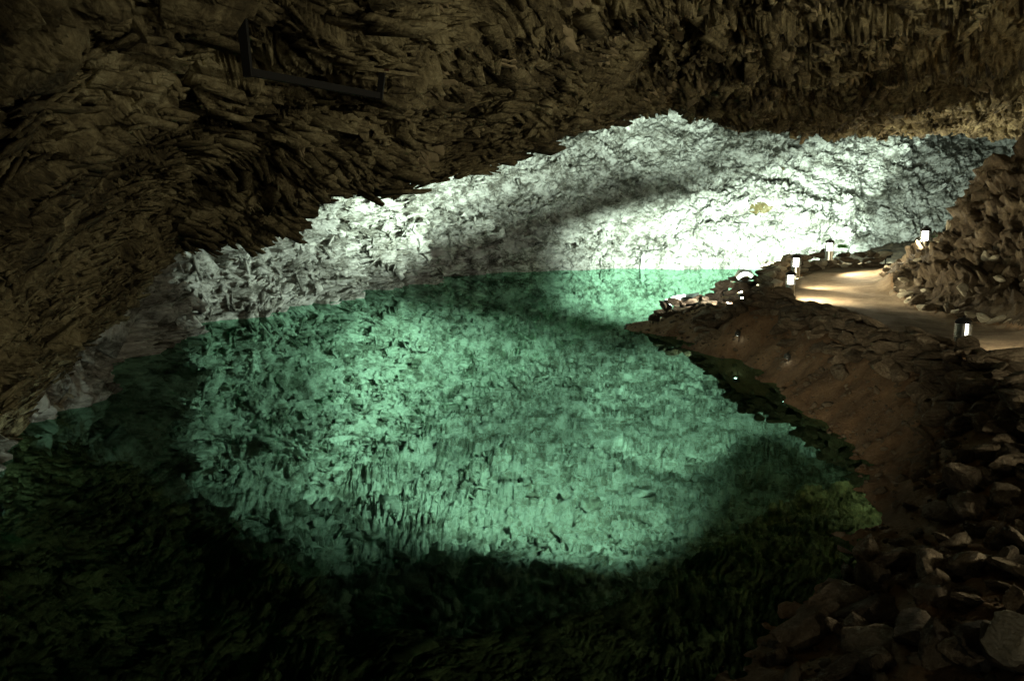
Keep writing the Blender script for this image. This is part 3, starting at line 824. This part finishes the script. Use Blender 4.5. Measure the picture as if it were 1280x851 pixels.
def bollard(loc, face, label, power, h=0.24, scale=1.0, shield=True):
    """face: plan angle of the lit side; +x of the lamp is the lit side"""
    root = empty('bollard_lamp', loc, (0, 0, face))
    root.scale = (scale,) * 3
    tag(root, label, 'bollard lamp', 'bollard lamps along the footpath')
    bm_obj('base_plate', cyl(bmesh.new(), .085, .085, 0, .012), M['steel'], root, .6)
    bm_obj('post', cyl(bmesh.new(), .062, .062, .01, h), M['steel'], root, .6)
    bm_obj('collar', cyl(bmesh.new(), .070, .070, h - .004, h + .012), M['steel'], root, .6)
    bm_obj('lamp_tube', cyl(bmesh.new(), .040, .040, h + .013, h + .135, 20), M['lamp_warm'], root, .6)
    for k in range(6):
        z = h + .028 + k * .0185
        bm = bmesh.new(); seg = 28; prof = [(.050, z + .004), (.074, z - .001), (.074, z + .002), (.050, z + .007)]
        rings = [[bm.verts.new((r * math.cos(2 * math.pi * j / seg), r * math.sin(2 * math.pi * j / seg), zz_)) for j in range(seg)] for r, zz_ in prof]
        for a, b in zip(rings, rings[1:] + rings[:1]):
            for j in range(seg): bm.faces.new((a[j], a[(j + 1) % seg], b[(j + 1) % seg], b[j]))
        bm_obj('louvre', bm, M['steel'], root, .6)
    # shield on the lake side
    bm = bmesh.new(); seg = 14
    va = []
    for j in range(seg + 1):
        a = math.pi * 0.50 + j / seg * math.pi * 1.0
        va.append([bm.verts.new((r * math.cos(a), r * math.sin(a), z)) for r, z in ((.0445, h + .012), (.0445, h + .137), (.048, h + .137), (.048, h + .012))])
    for a, b in zip(va[:-1], va[1:]):
        for q in range(4): bm.faces.new((a[q], b[q], b[(q + 1) % 4], a[(q + 1) % 4]))
    bm.faces.new(va[0][::-1]); bm.faces.new(va[-1])
    if shield: bm_obj('shield', bm, M['steel'], root, .6)
    else: bm.free()
    cap = bm_obj('cap', lathe(bmesh.new(), [(.072, h + .138), (.074, h + .148), (.066, h + .165), (.045, h + .182), (.015, h + .190)]), M['dark_steel'], root, .5)
    bm_obj('finial', lathe(bmesh.new(), [(.010, h + .188), (.012, h + .200), (.004, h + .208)], 12), M['dark_steel'], cap, .5)
    li = bpy.data.lights.new('bulb', 'SPOT'); li.energy = power; li.color = WARM; li.spot_size = math.radians(165); li.spot_blend = 0.6; li.shadow_soft_size = 0.04
    lo = bpy.data.objects.new('bulb', li); lo.location = (.125, 0, h + .085); lo.rotation_euler = (0, -math.pi / 2 + 0.12, 0)
    link(lo, root)
    return root

B = []
def boll_px(px, py, z, face, label, power, h=.24, **k):
    p = at_z(px, py, z)
    return bollard((p[0], p[1], z), face, label, power, h, **k)
boll_px(1200, 454, .56, -0.15, 'nearest steel bollard lamp on the path, standing behind the rubble wall', 240, .24)
boll_px(987, 373, .56, 0.1, 'steel bollard lamp at the path edge, in front of the low wall end', 230, .20, scale=1.1, shield=False)
b2 = at_y(994, 347, 14.6); bollard((b2[0], b2[1], b2[2]), 0.0, 'bollard lamp just above and behind another at the low wall end', 180, .16, scale=1.2, shield=False)
b3 = at_y(1036, 325, 17.6); bollard((b3[0], b3[1], b3[2]), -0.6, 'bollard lamp in the middle of the low mossy wall', 320, .14, scale=1.35, shield=False)
b4 = at_y(1155, 312, 17.0); bollard((b4[0], b4[1], b4[2]), -2.4, 'farthest bollard lamp, beside the dark rock slope', 230, .12, scale=1.5, shield=False)
# lamps the path has nearer the viewer, outside the frame: they light the pale boulder and the ceiling
bollard((3.4, 3.0, .58), 2.3, 'bollard lamp on the path beside the viewpoint', 40)
# bulkhead lamps added out of view: warm fill light for the ceiling and rubble
for lx, ly, lz, en in ((5.7, 2.6, 1.6, 280), (1.6, -3.2, 2.3, 90)):
  wl = empty('fill_lamp', (lx, ly, lz)); tag(wl, 'round bulkhead fill lamp added on the cave wall ' + ('right of' if lx > 3 else 'behind') + ' the viewpoint', 'fill lamp')
  bm_obj('back_plate', cyl(bmesh.new(), .14, .14, 0, .03), M['dark_steel'], wl, .6)
  bm_obj('glass', lathe(bmesh.new(), [(.12, .031), (.11, .07), (.06, .10), (.01, .11)]), M['lamp_warm'], wl, 1.0)
  wl.rotation_euler = (-math.pi / 2, 0, math.pi / 2 - .3 if lx > 3 else 0)
  li = bpy.data.lights.new('bulb', 'SPOT'); li.energy = en; li.color = WARM; li.shadow_soft_size = .05; li.spot_size = math.radians(125 if lx > 3 else 160); li.spot_blend = 1.0
  lo = link(bpy.data.objects.new('bulb', li), wl)
  mi = Matrix.LocRotScale(wl.location, wl.rotation_euler, wl.scale)
  lo.matrix_parent_inverse = mi.inverted()
  lo.location = mi @ Vector((0, 0, .24))
  lo.rotation_euler = (Vector((0.6, 7.0, 3.3)) - lo.location if lx > 3 else Vector((0, 1, .1))).to_track_quat('-Z', 'Y').to_euler()

def flood(loc, target, label, power, cone, blend, color=COOL, size=0.10, scale=1.0, stake=0.4):
    root = empty('floodlight', loc)
    d = (Vector(target) - Vector(loc)).normalized()
    root.rotation_euler = d.to_track_quat('-Z', 'Y').to_euler()
    root.scale = (scale,) * 3
    tag(root, label, 'floodlight', 'floodlights hidden round the lake')
    bm_obj('housing', box(bmesh.new(), -.13, .13, -.09, .09, .0, .09), M['housing'], root)
    bm_obj('lens', box(bmesh.new(), -.11, .11, -.07, .07, -.004, -.001), M['lamp_cool'], root)
    h = bm_obj('hood', box(bmesh.new(), -.13, .13, .08, .09, -.09, -.002), M['housing'], root)
    y = bm_obj('yoke', box(bmesh.new(), -.15, -.135, -.015, .015, -.0, .12), M['dark_steel'], root)
    bm_obj('yoke', box(bmesh.new(), .135, .15, -.015, .015, -.0, .12), M['dark_steel'], root)
    bk_ = Vector(loc) - d * .06 * scale
    st = bm_obj('stake', box(bmesh.new(), bk_.x - .012, bk_.x + .012, bk_.y - .012, bk_.y + .012, bk_.z - stake, bk_.z), M['dark_steel'], root)
    st.matrix_parent_inverse = Matrix.LocRotScale(root.location, root.rotation_euler, root.scale).inverted()
    li = bpy.data.lights.new('bulb', 'SPOT'); li.energy = power; li.color = color; li.spot_size = math.radians(cone); li.spot_blend = blend; li.shadow_soft_size = size
    lo = bpy.data.objects.new('bulb', li); lo.location = (0, 0, -.10); link(lo, root)
    return root
def aim(az, el):     # degrees right of straight ahead, degrees up
    a, e = math.radians(az), math.radians(el)
    return np.array([math.sin(a) * math.cos(e), math.cos(a) * math.cos(e), math.sin(e)])
fa = np.array([4.7, 16.2, ground(4.7, 16.2) + .16]); fb = np.array([3.0, 13.7, ground(3.0, 13.7) + .14])
def added_flap(root, bulb, az0, az1, e_in, e_out, r=0.36):
    """curved steel flap in front of a floodlight; its inner edge climbs to the right"""
    bm = bmesh.new(); n = 24; cols_ = []
    for k in range(n + 1):
        az = az0 + (az1 - az0) * k / n
        ring = []
        for rr_ in (r, r + .006):
            for e in (e_in, e_out):
                ring.append(bm.verts.new(Vector(bulb + rr_ * aim(az, e(az)))))
        cols_.append(ring)
    for p, q in zip(cols_[:-1], cols_[1:]):
        for i, j in ((0, 1), (1, 3), (3, 2), (2, 0)):
            bm.faces.new((p[i], p[j], q[j], q[i]))
    for e_ in (cols_[0], cols_[-1]): bm.faces.new((e_[0], e_[1], e_[3], e_[2]))
    o = bm_obj('added_flap', bm, M['housing'], root)  # added flap, shaped to cut the dark slanting band between the beams
    o.matrix_parent_inverse = Matrix.LocRotScale(root.location, root.rotation_euler, root.scale).inverted()
def bulb_at(f, d): return np.array(f) + 0.10 * d / np.linalg.norm(d)
CUT = lambda az: 8.2 + 0.20 * az
da = aim(21, 7); ra = flood(tuple(fa), tuple(fa + 5 * da), 'floodlight behind the stones of the point, aimed at the far wall', 27000, 92, 1.0, size=.012)
added_flap(ra, bulb_at(fa, da), -60, 75, lambda az: CUT(az) - 0.5, lambda az: 64, r=.30)
db = aim(-27, 25); rb = flood(tuple(fb), tuple(fb + 5 * db), 'floodlight behind the point, aimed up at the cave roof', 15000, 92, 1.0, size=.02)
added_flap(rb, bulb_at(fb, db), -120, 80, lambda az: CUT(az) + 2.6 + max(0, -az - 50) * 0.3, lambda az: -20, r=.32)
fe = np.array([4.35, 16.6, ground(4.35, 16.6) + .16])
flood(tuple(fe), tuple(fe + 5 * aim(4, 27)), 'added floodlight behind the point, aimed high at the middle of the far wall', 9000, 31, .6)  # extra lamp added to brighten the rim under the ceiling lip
fd = np.array([2.6, 13.5, ground(2.6, 13.5) + .12])
flood(tuple(fd), tuple(fd + 5 * aim(-68, 10)), 'added floodlight behind the point, aimed at the left shore', 2400, 76, 1.0)  # weak extra lamp added to lift the left wall
fc = np.array([10.0, 21.5, .75])
flood(tuple(fc), tuple(fc + 5 * aim(12, 14)), 'added floodlight in the side chamber beyond the rock slope', 3600, 100, .9)  # lamp added to brighten the side chamber
for fx, fy, sp_, tiers in ((4.32, 15.25, .55, 4), (2.85, 13.20, .45, 2)):
    for tr in range(tiers):
        for k in range(8 - tr):
            x_, y_ = fx + (k - 3.5 + tr * .5) / 3.5 * sp_, fy + random.gauss(0, .06) + tr * .06
            put_stone(bank_o, x_, y_, random.uniform(.12, .18), z=ground(x_, fy) + tr * .10, sink=.0, tilt=.25)
# shaded lamp on the stones of the point: its shade hides the globe from above, the lake mirrors it
pF = at_z(929, 371, .64)
sl = empty('shaded_lamp', tuple(pF)); tag(sl, 'small shaded lamp on the tip of the stone bank, lighting the sand', 'lamp')
bm_obj('shade', lathe(bmesh.new(), [(.075, .0), (.070, .03), (.04, .06), (.015, .07)], 24), M['housing'], sl, .6)
bm_obj('globe', lathe(bmesh.new(), [(.004, -.05), (.022, -.044), (.034, -.025), (.036, -.002)], 20), M['lamp_cool'], sl, 1.2)
bm_obj('stem', cyl(bmesh.new(), .012, .012, -.5, -.0, 10), M['dark_steel'], sl, .6).location = (.06, .06, 0)
li = bpy.data.lights.new('bulb', 'SPOT'); li.energy = 420; li.color = (1, .97, .86); li.spot_size = math.radians(75); li.spot_blend = .5; li.shadow_soft_size = .04
lo = link(bpy.data.objects.new('bulb', li), sl); lo.location = (-.06, .03, -.08)
lo.rotation_euler = (Vector(at_z(868, 391, .2)) - Vector(pF)).to_track_quat('-Z', 'Y').to_euler()
for px, py, Y, lb in ((922, 417, 10.6, 'tiny lamp added low on the bank so that its light mirrors in the lake below the point'), (984, 445, 9.15, 'tiny lamp added low on the bank for a second lake glint, nearer the viewpoint than the other')):  # added lamps, placed only for their glints in the lake
    q = at_y(px, py, Y); sl = empty('shaded_lamp', tuple(q)); sl.scale = (.5,) * 3; tag(sl, lb, 'lamp')
    bm_obj('shade', lathe(bmesh.new(), [(.075, -.046), (.070, .03), (.04, .06), (.015, .07)], 24), M['housing'], sl, .6)
    bm_obj('globe', lathe(bmesh.new(), [(.004, -.06), (.03, -.052), (.05, -.04), (.052, -.036)], 20), M['lamp_glint'], sl, 1.2)
    bm_obj('stem', cyl(bmesh.new(), .012, .012, -.9, -.036, 10), M['dark_steel'], sl, .6).location = (.06, .06, 0)
ff = np.array([-1.2, -0.6, 1.3])
flood(tuple(ff), (3.2, 10.5, .35), 'added fill floodlight behind the viewpoint, aimed along the stone bank', 1500, 28, 1.0, color=WARM, size=.08, stake=1.0)  # unseen fill lamp added to light the bank and rubble wall
pL = np.array([-3.75, 5.5, .16])
flood(tuple(pL), tuple(at_y(85, 485, 8.2)), 'small stand-in floodlight at the foot of the left shore', 26, 50, .8, scale=.5, stake=2.0)  # placed out of frame, stands in for whatever lights the left shore
for k in range(26):
    cx_, cy_ = random.choice(((60, 500), (60, 500), (112, 458), (175, 360)))
    px, py = random.gauss(cx_, 20), random.gauss(cy_, 13)
    p, n_ = wall_point(px, py)
    o = bpy.data.objects.new('stone', random.choice(SMP)); z_ = random.uniform(.04, .10)
    o.location = p; o.scale = (z_, z_, z_ * .8); o.rotation_euler = (random.uniform(-1, 1), random.uniform(-1, 1), random.uniform(0, 6)); link(o, wall_o)

# moss growing in the light of the lamps
def moss(px, py, y, size, label):
    p = at_y(px, py, y)
    r = np.random.default_rng(int(px))
    bm = bmesh.new()
    for k in range(160):
        a = r.uniform(0, 6.28); q = abs(r.normal(0, .5)); h = r.uniform(.25, .7)
        x, y_ = q * math.cos(a), q * math.sin(a) * .6
        zb = -.1; w = r.uniform(.03, .08); b = r.normal(0, .25, 2)
        v = [bm.verts.new(c) for c in ((x - w, y_, zb), (x + w, y_, zb), (x + w * .6 + b[0] * .5, y_ + b[1] * .5, h * .6), (x + b[0], y_ + b[1], h * (1 - .4 * q)))]
        bm.faces.new((v[0], v[1], v[2])); bm.faces.new((v[0], v[2], v[3]))
    o = bm_obj('moss_clump', bm, M['moss'])
    o.location = p; o.scale = (size,) * 3
    tag(o, label, 'moss', 'lamp moss', 'stuff')
moss(1178, 297, 17.5, .14, 'green moss clump right of the farthest bollard lamp')
moss(1053, 309, 17.9, .13, 'green moss on the low wall right of its middle lamp')

# ================================================================== BLACK STEEL BAR UNDER THE CEILING
def ceil_depth(px, py):
    d = ray(px, py); d = d / d[1]
    t = GV[20:split].reshape(-1, 3)
    return t[np.argmin((t[:, 0] / t[:, 1] - d[0]) ** 2 + ((t[:, 2] - 2.0) / t[:, 1] - d[2]) ** 2), 1]
bk = 0.97 * min(min(ceil_depth(310 + 164 * t, 90 + 30 * t) / (4.5 + .95 * t) for t in (0, .2, .4, .6, .8, 1)), min(ceil_depth(302 + 8 * t, 16 + 74 * t) / 4.5 for t in (0.15, .4, .7)), 1.0)
YL, YR = 4.5 * bk, 5.45 * bk
L_ = at_y(310, 90, YL); Rr = at_y(474, 120, YR)
hang = empty('hanging_bar', tuple(L_))
tag(hang, 'black steel bar hung under the ceiling on two rods', 'steel bar')
def bar(name, a, b, w, mat):
    a = Vector(a); b = Vector(b); d = b - a
    o = bm_obj(name, box(bmesh.new(), -w / 2, w / 2, -w / 2, w / 2, 0, d.length), mat, hang)
    o.rotation_euler = d.to_track_quat('Z', 'Y').to_euler(); o.location = a - Vector(L_)
    return o
bar('crossbar', L_, Rr, .030, M['dark_steel'])
LT = at_y(302, 16, YL); RT = at_y(478, 90, YR)
bar('hanger_rod', np.array(L_) - np.array([0, 0, .02]), LT, .034, M['dark_steel'])
bar('hanger_rod', np.array(Rr) - np.array([0, 0, .02]), RT, .030, M['dark_steel'])
for tpt in (LT, RT):
    o = bm_obj('mounting_plate', box(bmesh.new(), -.04, .035, -.03, .03, 0, .010), M['rust'], hang)
    o.location = Vector(tpt) - Vector(L_)
